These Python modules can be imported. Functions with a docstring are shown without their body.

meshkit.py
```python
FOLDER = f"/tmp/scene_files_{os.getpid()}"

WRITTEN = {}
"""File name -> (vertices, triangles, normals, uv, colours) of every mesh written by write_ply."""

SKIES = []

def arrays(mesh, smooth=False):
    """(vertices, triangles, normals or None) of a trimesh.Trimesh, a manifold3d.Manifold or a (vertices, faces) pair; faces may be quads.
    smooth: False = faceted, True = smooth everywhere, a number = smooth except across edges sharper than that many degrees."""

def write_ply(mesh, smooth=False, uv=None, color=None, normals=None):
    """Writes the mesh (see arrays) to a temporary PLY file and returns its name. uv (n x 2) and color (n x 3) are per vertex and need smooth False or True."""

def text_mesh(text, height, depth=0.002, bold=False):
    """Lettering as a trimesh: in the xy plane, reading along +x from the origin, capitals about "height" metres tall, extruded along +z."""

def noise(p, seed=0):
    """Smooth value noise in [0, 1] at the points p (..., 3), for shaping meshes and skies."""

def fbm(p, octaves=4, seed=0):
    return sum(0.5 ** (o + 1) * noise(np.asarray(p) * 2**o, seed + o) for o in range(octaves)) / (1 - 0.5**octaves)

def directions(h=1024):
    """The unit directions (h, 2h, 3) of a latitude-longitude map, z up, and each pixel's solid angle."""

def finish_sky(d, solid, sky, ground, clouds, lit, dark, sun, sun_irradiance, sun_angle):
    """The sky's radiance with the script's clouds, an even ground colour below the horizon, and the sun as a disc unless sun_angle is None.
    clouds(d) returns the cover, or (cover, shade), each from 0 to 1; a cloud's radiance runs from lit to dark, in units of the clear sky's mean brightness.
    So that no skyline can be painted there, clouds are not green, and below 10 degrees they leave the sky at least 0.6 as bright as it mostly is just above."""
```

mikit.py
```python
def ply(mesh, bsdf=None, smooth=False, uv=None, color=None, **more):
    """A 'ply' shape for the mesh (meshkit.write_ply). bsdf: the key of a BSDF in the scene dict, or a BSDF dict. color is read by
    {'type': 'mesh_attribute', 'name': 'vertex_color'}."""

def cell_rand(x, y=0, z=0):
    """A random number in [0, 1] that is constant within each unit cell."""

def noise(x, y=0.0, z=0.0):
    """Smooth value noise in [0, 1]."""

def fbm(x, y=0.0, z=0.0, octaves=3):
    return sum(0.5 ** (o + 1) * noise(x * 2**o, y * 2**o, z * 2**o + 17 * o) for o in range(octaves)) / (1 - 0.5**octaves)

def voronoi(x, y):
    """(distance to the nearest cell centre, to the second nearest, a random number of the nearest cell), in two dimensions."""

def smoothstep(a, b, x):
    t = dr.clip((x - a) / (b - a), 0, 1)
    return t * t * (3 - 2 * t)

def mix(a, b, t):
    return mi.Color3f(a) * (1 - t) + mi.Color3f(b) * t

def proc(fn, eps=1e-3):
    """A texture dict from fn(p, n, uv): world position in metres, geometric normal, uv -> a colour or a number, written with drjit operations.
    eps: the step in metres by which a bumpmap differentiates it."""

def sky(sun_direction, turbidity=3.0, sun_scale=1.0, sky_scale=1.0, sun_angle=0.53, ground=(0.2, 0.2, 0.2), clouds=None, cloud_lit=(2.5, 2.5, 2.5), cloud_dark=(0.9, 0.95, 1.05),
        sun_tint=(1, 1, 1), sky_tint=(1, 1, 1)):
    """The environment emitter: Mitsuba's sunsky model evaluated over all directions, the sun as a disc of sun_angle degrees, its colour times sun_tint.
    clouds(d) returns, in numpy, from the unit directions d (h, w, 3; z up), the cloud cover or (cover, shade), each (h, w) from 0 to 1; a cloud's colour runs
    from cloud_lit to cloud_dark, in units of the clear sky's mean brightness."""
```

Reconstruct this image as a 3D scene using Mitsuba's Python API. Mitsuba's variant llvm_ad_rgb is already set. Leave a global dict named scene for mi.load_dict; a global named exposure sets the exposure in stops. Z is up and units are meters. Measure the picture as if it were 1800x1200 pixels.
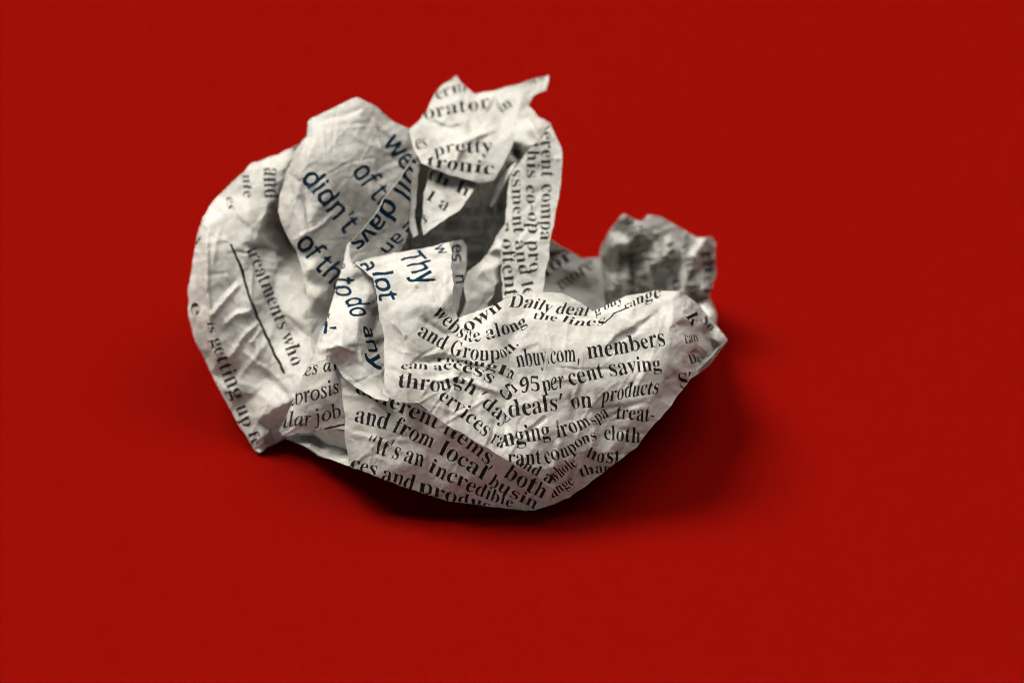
import math, numpy as np, trimesh, mitsuba as mi, mikit, meshkit
import drjit as dr
from scipy.spatial import Delaunay
from scipy.interpolate import LinearNDInterpolator, NearestNDInterpolator
import shapely
from shapely import Polygon, contains_xy
from shapely.geometry import LineString
from shapely.ops import unary_union

T = mi.ScalarTransform4f
scene, labels = {}, {}

# ---------------------------------------------------------------- camera, lamps, exposure
ELEV, DIST, GRID = math.radians(32), 0.50, 0.00008           # the camera looks down by 32 degrees from 0.5 m; drawings are in steps of 0.08 mm
MIDDLE = np.array([0.0, 0.0, 0.0178])                       # the point the camera looks at, inside the paper ball
RIGHT, UP, TOWARD = np.array([1.0, 0, 0]), np.array([0, math.sin(ELEV), math.cos(ELEV)]), np.array([0, -math.cos(ELEV), math.sin(ELEV)])
scene['camera'] = {'type': 'thinlens', 'fov': math.degrees(2 * math.atan(900 * GRID / DIST)), 'fov_axis': 'x', 'aperture_radius': 0.0048, 'focus_distance': DIST - 150 * GRID,
                   'near_clip': 0.01, 'far_clip': 100.0, 'to_world': T().look_at(origin=(MIDDLE + TOWARD * DIST).tolist(), target=MIDDLE.tolist(), up=[0, 0, 1])}
def softbox(direction, distance, width, power, label):
    key = 'softbox' if 'softbox' not in scene else f'softbox_{len([k for k in scene if k.startswith("softbox")]):03d}'
    d = np.array(direction, float) / np.linalg.norm(direction)
    radiance = np.array(power) * distance ** 2 / width ** 2
    scene[key] = {'type': 'rectangle', 'to_world': T().look_at(origin=(MIDDLE + d * distance).tolist(), target=MIDDLE.tolist(), up=[0.1, 1, 0.2]).scale([width / 2, width / 2, 1]),
                  'emitter': {'type': 'area', 'radiance': {'type': 'rgb', 'value': radiance.tolist()}}}
    labels[key] = {'label': label, 'category': 'studio lamp'}
softbox((-0.45, 0.16, 0.88), 6.0, 3.0, (8.0, 7.83, 7.42), 'large square key softbox high above the paper ball to its left')
softbox((-0.55, -0.83, 0.14), 6.0, 2.6, (1.15, 1.33, 1.30), 'added wide low fill softbox, out of view, to the left of the camera in front of the paper ball')  # added fill, tinted cyan to offset the red bounce on the front folds
softbox((0.34, 0.02, 0.94), 6.0, 4.0, (3.3, 3.3, 3.24), 'added broad dim fill softbox, out of view, hanging right above the paper ball')  # added overhead fill that lightens the cast shadow on the red sheet
exposure = 0.0

# ---------------------------------------------------------------- materials
def paper_colour(p, n, uv):
    f = mikit.fbm(p.x * 230, p.y * 230, p.z * 230, octaves=4)                 # grey rubbed-off ink, in clouds with a grain
    g = mikit.noise(p.x * 2600, p.y * 2600, p.z * 2600)
    s = mikit.noise(p.x * 5200 + 9, p.y * 5200, p.z * 5200)
    w = mikit.fbm(p.x * 900 + 3, p.y * 900, p.z * 900, octaves=2)
    k = 1.0 - 0.30 * mikit.smoothstep(0.46, 0.72, f) * (0.6 + 0.8 * w) + 0.10 * (g - 0.5) + 0.10 * (w - 0.5)
    k = k * dr.select(s > 0.92, 0.80, 1.0)
    return mikit.mix((0.330, 0.314, 0.286), (0.295, 0.275, 0.242), mikit.smoothstep(0.4, 0.7, w)) * k
def paper_relief(p, n, uv):
    return mikit.fbm(p.x * 1500, p.y * 1500, p.z * 1500, octaves=3)
scene['newsprint'] = {'type': 'twosided', 'bsdf': {'type': 'bumpmap', 'arbitrary': mikit.proc(paper_relief, eps=6e-5), 'scale': 0.00009,
                      'bsdf': {'type': 'principled', 'base_color': mikit.proc(paper_colour), 'roughness': 0.85, 'specular': 0.2}}}
scene['black_ink'] = {'type': 'twosided', 'bsdf': {'type': 'diffuse', 'reflectance': {'type': 'rgb', 'value': [0.013, 0.011, 0.010]}}}
scene['blue_ink'] = {'type': 'twosided', 'bsdf': {'type': 'diffuse', 'reflectance': {'type': 'rgb', 'value': [0.004, 0.014, 0.027]}}}
def red_card(p, n, uv):
    return mi.Color3f(0.1135, 0.00171, 0.00080) * (0.996 + 0.008 * mikit.noise(p.x * 3000, p.y * 3000, 0))
scene['red_card'] = {'type': 'twosided', 'bsdf': {'type': 'diffuse', 'reflectance': mikit.proc(red_card)}}

# ---------------------------------------------------------------- the surface
n = 5
g = np.linspace(-3, 3, n)
X, Y = np.meshgrid(g, g)
q = np.array([[i * n + j, i * n + j + 1, (i + 1) * n + j + 1, (i + 1) * n + j] for i in range(n - 1) for j in range(n - 1)])
scene['red_backdrop'] = mikit.ply((np.stack([X.ravel(), Y.ravel(), X.ravel() * 0], 1), q), 'red_card')
labels['red_backdrop'] = {'label': 'plain matte red backdrop sheet under and behind the paper ball', 'category': 'backdrop', 'kind': 'structure'}

# ---------------------------------------------------------------- the crumpled newspaper
def at(x, y, h):
    """The place of a drawn point: x, y in grid steps on the ball's face, h in grid steps towards the front."""
    k = (DIST - h * GRID) / DIST
    return MIDDLE + np.multiply.outer((x - 900) * GRID * k, RIGHT) - np.multiply.outer((y - 600) * GRID * k, UP) + np.multiply.outer(h * GRID, TOWARD)

rng = np.random.default_rng(11)
def facets(size, amp, seed):
    r = np.random.default_rng(seed)
    gx, gy = np.meshgrid(np.arange(200, 1420, size), np.arange(20, 1020, size))
    pts = np.stack([gx.ravel(), gy.ravel()], 1) + r.uniform(-0.5, 0.5, (gx.size, 2)) * size
    return LinearNDInterpolator(pts, r.uniform(-amp, amp, len(pts)))
FACETS = [facets(66, 6.0, 1), facets(34, 2.2, 2), facets(15, 0.45, 3)]
JITTER = [facets(s, a, k) for s, a, k in ((27, 1.6, 4), (24, 1.6, 5), (9, 1.1, 6), (8, 1.1, 7))]
JX, JY = (lambda p: JITTER[0](p) + JITTER[2](p)), (lambda p: JITTER[1](p) + JITTER[3](p))
r_ = np.random.default_rng(21)
CREASES = [(r_.uniform((320, 120), (1290, 900)), r_.uniform(0, math.pi), r_.uniform(25, 90), r_.uniform(2.5, 8), r_.choice([-1, 1]) * r_.uniform(0.5, 3.2), r_.uniform(-0.004, 0.004)) for _ in range(620)]
# the creases one can tell apart: (points, half width, height; negative where pressed in)
PRESSED = [([(367, 561), (395, 528), (422, 497)], 9, 7), ([(390, 574), (418, 552), (446, 548)], 8, 6), ([(403, 631), (433, 585), (458, 563)], 9, 7), ([(451, 594), (455, 631)], 6, 4), ([(440, 606), (458, 575)], 6, 5),
           ([(362, 400), (363, 500), (370, 580)], 7, 6), ([(425, 430), (470, 440), (530, 470)], 9, -6), ([(470, 660), (500, 690), (515, 720)], 8, -6), ([(1080, 598), (1130, 568), (1185, 524)], 12, -9), ([(1062, 606), (1112, 572), (1160, 540)], 8, 5),
           ([(1000, 690), (1006, 720), (1012, 745)], 6, -5), ([(925, 762), (962, 732)], 5, -5), ([(985, 770), (978, 800), (972, 830)], 8, 5), ([(1040, 690), (1046, 750), (1040, 800)], 10, 5),
           ([(790, 276), (812, 250), (872, 226)], 8, 8), ([(752, 214), (790, 226), (815, 222)], 7, -7), ([(800, 290), (815, 255)], 7, 6), ([(830, 180), (850, 215), (885, 245)], 8, -6), ([(870, 165), (850, 195)], 8, 6),
           ([(700, 532), (740, 492), (772, 480)], 7, 5), ([(690, 565), (712, 590), (706, 612)], 7, 5), ([(715, 505), (760, 516)], 5, -4), ([(742, 560), (775, 585), (800, 592)], 8, -6), ([(720, 640), (780, 628), (850, 650)], 8, -7), ([(755, 668), (800, 664), (880, 690)], 7, 5),
           ([(600, 690), (650, 700), (700, 745)], 9, 4), ([(612, 760), (660, 770), (720, 800)], 7, 3), ([(520, 420), (560, 400), (590, 372)], 6, 6), ([(505, 300), (535, 330), (545, 400)], 7, -5), ([(555, 215), (600, 205), (640, 190)], 6, -5),
           ([(600, 470), (560, 450), (530, 430)], 6, -4), ([(650, 210), (690, 240), (712, 262)], 7, 5), ([(575, 585), (600, 578), (622, 590)], 5, -4), ([(560, 620), (590, 606), (630, 620)], 6, 5), ([(615, 500), (640, 515)], 5, -4)]
PRESSED = [(LineString(p), w, 1.35 * a) for p, w, a in PRESSED]
def wrinkle(p):
    """Flat facets with straight joints, and thin pressed creases across them."""
    w = sum(f(p) for f in FACETS)
    pts = shapely.points(p)
    for path, wide, high in PRESSED:
        d = shapely.distance(pts, path)
        s = shapely.line_locate_point(path, pts, normalized=True)
        w = w + high * np.clip(1 - d / wide, 0, 1) * np.clip(6 * np.minimum(s, 1 - s) + 0.15, 0, 1)
    for c, a, half, wide, high, bend in CREASES:
        u, v = p[:, 0] - c[0], p[:, 1] - c[1]
        s, d = u * math.cos(a) + v * math.sin(a), v * math.cos(a) - u * math.sin(a)
        d = d + bend * s * s
        w = w + high * np.clip(1 - np.abs(d) / wide, 0, 1) * np.clip(1.6 * (1 - np.abs(s) / half), 0, 1)
    return w

folds = {}
def fold(name, outline, inner=(), smooth=2, rough=1.0, step=2.7):
    """One fold of the sheet: its outline and the points inside, each (x, y, h); the paper runs straight between them, creases on top."""
    o = np.array(outline, float)
    ctrl = np.vstack([o, np.array(inner, float).reshape(-1, 3)])
    poly = Polygon(o[:, :2]).buffer(0)
    if poly.geom_type != 'Polygon':
        poly = max(poly.geoms, key=lambda s: s.area)
    ring = np.vstack([np.linspace(a, b, max(1, int(np.hypot(*(b - a)[:2]) / 3.0)), endpoint=False) for a, b in zip(o, np.roll(o, -1, 0))])
    x0, y0, x1, y1 = poly.bounds
    gx, gy = np.meshgrid(np.arange(x0, x1, step), np.arange(y0, y1, step))
    gx[::2] += step / 2
    pts = np.stack([gx.ravel(), gy.ravel()], 1)
    pts += np.random.default_rng(len(folds)).uniform(-0.25, 0.25, pts.shape) * step
    pts = pts[contains_xy(poly.buffer(-step * 0.5), pts[:, 0], pts[:, 1])]
    # points of the outline's own straight edges take part as guides
    guide = np.vstack([ctrl, ring])
    _, first = np.unique(np.round(guide[:, :2], 3), axis=0, return_index=True)
    guide = guide[np.sort(first)]
    lin, near = LinearNDInterpolator(guide[:, :2], guide[:, 2]), NearestNDInterpolator(guide[:, :2], guide[:, 2])
    p2 = np.vstack([ring[:, :2], pts])
    h = lin(p2)
    h = np.where(np.isfinite(h), h, near(p2))
    h[:len(ring)] = ring[:, 2]
    tri = Delaunay(p2)
    c = p2[tri.simplices].mean(1)
    keep = contains_xy(poly, c[:, 0], c[:, 1])
    f = tri.simplices[keep]
    e = np.vstack([f[:, [0, 1]], f[:, [1, 2]], f[:, [2, 0]]])
    e = np.vstack([e, e[:, ::-1]])
    deg = np.bincount(e[:, 0], minlength=len(p2)).astype(float)
    def relax(v, times):
        for _ in range(times):
            m = np.bincount(e[:, 0], v[e[:, 1]], len(p2)) / np.maximum(deg, 1)
            v = np.where((np.arange(len(p2)) < len(ring)) | (deg == 0), v, 0.5 * v + 0.5 * m)
        return v
    h = relax(h, smooth)
    h = relax(h, 1) + rough * wrinkle(p2)
    xy = p2 + np.stack([JX(p2), JY(p2)], 1)
    v = at(xy[:, 0], xy[:, 1], h)
    a, b, cc = v[f[:, 0]], v[f[:, 1]], v[f[:, 2]]
    flip = np.einsum('ij,j->i', np.cross(b - a, cc - a), TOWARD) < 0
    f[flip] = f[flip][:, ::-1]
    fn = np.cross(v[f[:, 1]] - v[f[:, 0]], v[f[:, 2]] - v[f[:, 0]])
    vn = np.zeros_like(v)
    for k in range(3):
        np.add.at(vn, f[:, k], fn)
    vn /= np.maximum(np.linalg.norm(vn, axis=1, keepdims=True), 1e-12)
    number = np.full(len(tri.simplices), -1)
    number[np.nonzero(keep)[0]] = np.arange(keep.sum())
    folds[name] = dict(tri=tri, keep=keep, p=p2, h=h, v=v, f=f, n=vn, ink=[], blue=[])

def tri_mesh(poly, cell):
    """A fine flat mesh of a glyph or a rule."""
    b = []
    for ring in [poly.exterior, *poly.interiors]:
        L = ring.length
        b += [ring.interpolate(s).coords[0] for s in np.linspace(0, L, max(6, int(L / cell)), endpoint=False)]
        b += list(ring.coords)[:-1]
    x0, y0, x1, y1 = poly.bounds
    gx, gy = np.meshgrid(np.arange(x0, x1, cell * 1.3), np.arange(y0, y1, cell * 1.3))
    inside = contains_xy(poly.buffer(-cell * 0.4), gx.ravel(), gy.ravel())
    p = np.vstack([np.array(b), np.stack([gx.ravel(), gy.ravel()], 1)[inside]])
    p = np.unique(np.round(p, 2), axis=0)
    t = Delaunay(p).simplices
    c = p[t].mean(1)
    return p, t[contains_xy(poly, c[:, 0], c[:, 1])]

# letter shapes: face, letter, advance, outlines (240 units to the em, baseline at 0)
GLYPHS = """
serif a 123 8,20,8,27,10,33,14,39,20,46,29,51,38,56,50,61,71,67,72,68,72,90,70,96,68,101,66,103,62,105,57,106,45,106,40,104,37,101,36,97,42,88,43,83,42,77,39,73,35,70,30,69,25,69,19,71,16,74,14,78,13,86,15,94,21,102,26,105,33,109,43,112,53,113,67,113,80,111,90,107,95,102,98,99,101,92,104,81,104,15,105,13,108,11,111,12,114,14,117,10,113,6,106,1,99,-2,94,-3,86,-2,80,-1,76,2,74,6,72,12,71,13,60,5,51,1,41,-2,30,-2,22,0,15,5,10,11/41,33,42,20,44,16,47,13,51,11,55,11,60,13,66,16,70,20,72,22,71,61,66,60,59,57,53,54,48,50,45,45,42,39
serif b 129 4,158,4,162,49,162,49,100,50,100,57,106,66,111,76,113,84,113,93,110,101,106,108,99,114,91,119,80,121,69,121,52,119,41,115,29,109,18,101,9,93,4,87,0,80,-2,73,-3,65,-3,58,-1,51,1,37,11,19,-3,16,-3,16,145,15,151,13,154,10,156/49,20,51,13,54,8,60,5,67,4,73,6,77,8,82,13,85,21,87,32,88,46,88,66,87,76,86,84,82,93,77,98,72,100,63,101,57,98,51,93,49,88
serif c 105 8,58,10,71,16,85,23,96,31,103,42,109,54,113,69,113,81,110,89,106,96,98,98,91,98,85,96,79,93,76,88,74,82,74,77,76,74,78,72,82,71,88,71,99,69,104,66,106,63,107,57,107,50,104,46,100,44,95,40,83,39,63,42,43,46,32,50,24,56,18,63,15,70,13,78,13,88,17,97,25,101,21,90,9,82,4,75,1,61,-3,51,-3,40,0,33,3,27,8,21,14,16,21,12,30,9,38,8,49
serif d 132 8,48,8,64,10,73,13,82,19,95,23,100,29,105,34,109,41,111,49,113,55,113,66,110,73,106,79,100,80,100,81,145,80,149,78,153,75,155,70,157,64,158,64,162,113,162,113,23,114,17,116,14,119,11,125,9,125,5,108,3,81,-2,81,13,79,14,72,5,68,2,62,-1,54,-3,46,-3,37,0,26,6,17,17,10,32/41,62,42,37,44,25,47,18,50,13,55,10,62,9,69,11,76,17,79,22,81,27,81,87,78,93,72,99,65,101,58,101,53,99,48,93,44,86,42,75
serif e 108 8,51,8,64,11,77,15,88,23,98,33,106,43,111,53,113,68,112,75,109,83,105,88,100,92,94,98,80,100,70,100,60,42,60,41,55,42,47,45,33,49,25,54,20,61,16,67,14,76,15,85,18,90,22,97,30,101,26,95,18,89,10,83,6,75,1,68,-1,60,-3,51,-3,43,-1,35,2,29,6,19,15,14,24,11,32,9,42/41,84,41,69,41,68,72,68,72,89,71,96,68,103,65,105,60,107,54,107,50,104,46,100,43,94
serif f 76 6,1,6,5,13,6,17,10,19,13,20,20,20,99,18,100,7,100,7,110,19,111,20,130,21,139,26,150,34,157,43,162,55,165,69,165,79,162,84,160,88,156,91,152,93,147,93,140,92,136,90,133,87,130,82,128,76,128,72,130,69,133,67,137,67,141,71,154,71,157,69,158,63,159,57,157,54,155,53,152,52,143,52,111,72,110,72,100,53,100,52,99,52,18,54,12,57,8,62,6,70,5,70,1
serif g 117 6,-28,7,-22,10,-18,14,-14,24,-10,25,-9,15,-2,11,3,9,8,9,14,11,18,14,24,19,29,37,39,36,40,25,46,19,51,14,56,11,64,9,72,9,81,11,89,16,97,22,103,30,108,38,111,49,113,66,112,77,110,83,108,112,108,112,97,96,97,95,96,101,84,103,79,103,72,103,65,101,60,98,55,94,50,85,43,75,39,66,38,49,38,45,37,41,35,38,32,35,27,35,24,37,21,42,17,47,17,75,16,86,15,97,12,105,7,110,0,112,-9,111,-21,109,-26,105,-32,96,-40,90,-43,81,-46,65,-49,43,-49,29,-47,18,-43,10,-37,7,-33/25,-24,27,-31,30,-35,34,-38,39,-40,52,-42,70,-42,81,-40,89,-36,94,-30,95,-26,95,-21,94,-18,91,-15,82,-12,34,-11,32,-13,27,-19/40,71,42,56,44,51,47,47,52,44,59,44,63,45,67,49,70,54,71,61,72,82,70,97,67,102,64,105,60,107,54,107,48,105,45,102,42,97,41,89
serif h 136 7,1,7,5,13,6,17,9,20,17,20,145,17,153,13,157,8,158,8,162,52,162,52,96,54,95,61,104,67,108,73,110,81,113,90,113,97,112,104,109,109,104,114,95,117,84,118,14,119,9,121,7,129,5,129,1,73,1,73,5,78,6,82,8,84,13,85,17,84,87,82,94,78,97,74,98,68,97,62,95,58,91,52,84,52,15,53,11,56,7,60,5,63,5,63,1
serif i 71 7,1,7,5,13,6,17,9,19,12,20,17,19,96,18,101,17,103,13,105,8,106,8,110,52,110,52,15,54,10,56,8,59,6,63,5,63,1/19,145,19,152,23,159,27,163,33,165,42,164,47,161,51,156,53,149,52,142,50,137,45,132,39,130,31,131,24,134,21,138
serif j 75 -19,-24,-17,-17,-14,-13,-6,-11,1,-12,6,-16,8,-21,8,-27,3,-37,4,-40,7,-42,13,-43,18,-41,21,-38,23,-33,24,-25,24,93,23,98,21,102,16,105,9,106,9,110,56,110,56,-8,55,-21,51,-30,48,-36,44,-40,35,-45,21,-49,8,-49,-3,-46,-11,-41,-15,-37,-17,-33/21,145,22,154,24,158,29,163,35,165,42,165,48,162,53,157,55,151,55,144,52,137,47,133,41,131,33,131,27,134,23,140
serif k 128 7,1,7,5,14,7,17,9,20,17,20,145,17,154,14,156,8,158,8,162,52,162,52,60,54,60,83,89,87,96,88,101,87,102,82,105,74,106,74,110,122,110,122,106,113,104,104,99,87,83,79,75,79,74,123,11,128,7,134,5,134,1,76,1,76,5,82,5,85,8,86,11,86,14,58,53,52,48,52,17,53,12,54,9,58,6,63,5,63,1
serif l 71 7,1,7,5,13,6,17,9,19,12,20,17,20,145,19,152,17,154,13,157,8,158,8,162,52,162,52,17,53,12,55,8,58,6,63,5,63,1
serif m 198 7,1,7,5,13,6,17,9,20,17,19,95,18,100,15,104,12,105,8,106,8,110,51,110,51,95,52,94,62,104,67,108,75,112,82,113,95,112,103,108,110,102,114,93,124,103,129,107,136,111,144,113,152,113,162,111,168,107,174,100,178,90,179,80,179,15,181,10,183,7,186,6,191,5,191,1,136,1,136,5,141,6,145,9,147,14,147,19,147,86,146,91,144,94,140,97,137,98,129,97,124,95,119,90,115,85,115,16,118,9,121,6,126,5,126,1,72,1,72,5,77,6,81,9,84,16,83,85,81,94,77,97,73,98,68,98,62,95,56,90,51,84,52,15,53,10,56,7,62,5,62,1
serif n 136 7,1,7,5,13,6,17,9,20,17,19,95,18,100,15,104,12,105,8,106,8,110,52,110,52,96,53,95,65,107,72,110,78,112,84,113,94,112,101,110,107,107,111,102,113,98,117,84,118,14,119,10,121,7,129,5,129,1,73,1,73,5,78,6,82,8,84,12,85,17,84,87,82,94,78,97,74,98,68,97,62,95,58,91,52,84,52,15,53,11,56,7,60,5,63,5,63,1
serif o 120 8,60,9,71,13,83,19,92,27,101,34,106,46,111,56,113,68,112,79,110,88,105,97,97,103,90,108,79,111,70,112,60,112,43,109,33,104,22,98,14,91,7,81,1,73,-1,65,-3,51,-2,41,1,33,5,26,10,19,18,13,28,10,37,8,47/41,45,43,22,45,15,48,9,51,6,59,3,65,4,70,6,75,13,78,24,79,45,79,71,78,87,75,96,71,103,66,106,63,108,58,108,54,106,48,102,45,98,43,89,42,79
serif p 133 7,-49,7,-45,14,-43,18,-39,19,-35,20,-29,19,94,17,102,13,105,8,106,8,110,50,110,50,95,51,94,61,106,66,109,73,112,80,113,87,113,92,112,100,109,110,100,116,93,121,81,123,70,124,52,123,41,120,28,115,18,108,9,103,4,95,0,85,-3,77,-3,68,0,60,4,54,12,52,11,52,-25,53,-36,55,-40,58,-42,63,-44,70,-45,70,-49/52,24,56,16,60,12,65,10,71,9,76,10,80,12,84,17,88,24,90,34,91,49,91,62,90,77,88,86,85,92,82,97,77,100,69,100,63,98,57,93,52,84
serif q 130 8,46,9,65,13,80,17,88,22,95,28,101,33,105,40,109,48,112,55,113,63,113,76,110,83,107,92,100,111,114,113,114,113,-33,116,-41,120,-44,126,-45,126,-49,63,-49,63,-45,71,-44,76,-42,78,-40,80,-36,81,-31,81,10,79,11,74,6,69,2,58,-2,46,-2,34,1,25,7,17,17,11,29/41,63,42,39,44,27,47,19,50,15,56,11,65,10,73,12,78,17,81,24,81,88,80,95,78,99,72,104,67,106,61,106,57,105,52,102,47,96,44,88,42,77
serif r 103 7,1,7,5,13,6,17,9,19,12,20,17,19,96,18,101,16,104,13,105,8,106,8,110,51,110,51,91,52,90,63,104,70,109,75,111,80,113,86,113,93,111,96,109,101,103,103,96,102,89,99,85,97,83,91,80,84,81,81,82,72,92,69,94,66,94,62,92,58,88,53,78,52,72,53,14,54,11,57,8,63,6,70,5,70,1
serif s 103 14,-2,14,37,18,37,22,26,29,15,37,8,44,5,53,4,62,7,67,12,70,20,68,26,66,31,63,34,58,37,29,52,21,60,18,64,15,73,14,82,15,89,19,98,27,106,33,110,40,112,53,113,77,108,81,110,83,113,86,113,86,80,82,80,77,92,69,101,66,103,59,106,50,107,45,105,39,101,37,95,37,87,42,81,49,76,75,63,82,58,87,51,90,42,91,32,89,21,85,12,81,7,76,3,70,0,64,-2,58,-3,49,-2,41,-1,30,4,24,4,21,2,18,-2
serif t 82 8,100,8,107,31,130,40,140,47,151,51,151,51,111,73,110,73,100,52,100,51,99,51,28,52,19,54,16,57,14,62,14,66,15,70,19,74,26,78,23,74,15,70,9,65,4,60,1,54,-1,48,-2,36,-2,31,0,26,2,22,8,19,15,18,22,18,99,17,100
serif u 134 5,106,5,110,50,110,50,23,52,18,55,14,60,12,66,12,70,13,75,15,80,20,82,23,82,95,81,100,78,103,74,105,69,106,69,110,115,110,115,21,116,17,118,13,121,11,128,10,128,5,106,3,82,-3,82,14,81,15,76,9,70,4,63,0,56,-2,51,-3,40,-2,34,-1,28,3,24,7,21,12,18,25,17,96,13,103,9,105
serif v 109 0,106,0,110,58,110,58,106,52,106,49,105,46,102,45,98,65,45,66,44,67,45,69,49,85,90,87,97,86,101,84,104,80,105,74,106,74,110,108,110,108,106,101,103,97,98,95,93,57,-3,51,-3,10,98,6,104
serif w 155 -3,110,49,110,49,106,42,104,41,102,40,97,49,71,58,47,59,45,61,47,76,84,70,101,67,104,61,106,61,110,115,110,115,106,110,105,107,104,105,101,105,98,106,92,118,52,120,50,121,51,139,97,139,101,137,104,133,105,128,106,128,110,158,110,158,106,153,104,148,95,108,-3,104,-3,104,-2,81,68,80,71,78,69,49,-3,44,-3,6,96,2,103,-3,106
serif x 114 2,106,2,110,59,110,59,106,55,106,51,104,49,102,49,99,53,92,64,74,66,73,82,93,85,98,84,102,83,104,78,106,73,106,73,110,110,110,110,107,100,102,93,94,70,65,105,10,108,7,113,5,113,1,56,1,56,5,64,6,67,9,67,12,64,20,49,41,47,40,33,21,29,13,30,10,31,8,35,5,41,4,41,1,3,1,3,5,11,9,21,18,45,49,15,96,8,103
serif y 107 -2,-29,-1,-24,4,-18,9,-15,15,-15,20,-17,24,-21,26,-25,26,-33,27,-35,29,-36,34,-35,39,-30,45,-21,49,-12,51,-2,11,95,8,101,5,104,-1,106,-1,110,57,110,57,106,48,104,46,101,45,98,65,44,66,42,67,43,83,86,86,96,86,100,84,103,79,105,73,106,73,110,106,110,106,106,102,104,99,102,94,93,55,-14,47,-31,42,-39,37,-44,31,-47,23,-49,14,-49,8,-47,2,-42,-1,-37
serif z 105 5,1,5,5,61,102,60,104,43,104,37,103,30,101,25,98,22,94,18,87,15,78,10,78,12,110,97,110,97,104,44,10,45,8,63,8,70,10,77,13,84,19,87,23,94,38,98,38,95,1
serif G 181 11,79,11,89,13,102,16,114,20,123,26,132,31,139,39,147,50,155,66,162,74,164,86,165,97,165,107,164,119,161,135,155,140,155,144,156,147,159,150,165,155,165,155,111,151,111,143,128,132,142,122,151,113,156,102,159,91,159,80,156,72,152,67,146,63,140,59,134,56,123,52,103,51,77,52,59,55,46,58,34,63,24,68,17,77,9,87,5,96,4,108,4,116,8,121,14,123,24,123,47,123,53,121,58,118,62,113,64,99,66,99,70,178,70,178,66,171,65,165,63,162,60,159,56,158,47,158,11,147,6,130,1,120,-1,104,-3,89,-3,78,-1,66,1,54,6,46,11,37,18,27,28,22,36,18,44,14,55,12,67
serif D 177 6,158,6,162,84,162,95,161,109,159,121,155,132,150,143,142,152,132,160,117,164,106,166,87,166,68,163,51,156,34,147,23,140,16,130,10,118,6,102,2,88,1,8,1,8,5,16,6,22,9,25,14,27,19,27,135,26,145,24,151,18,156,13,157/65,145,65,17,67,12,69,10,73,8,88,8,95,10,101,13,111,21,115,27,120,37,124,52,126,69,126,90,125,107,120,125,115,137,108,145,99,151,88,155,76,156,70,154,67,151
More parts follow.
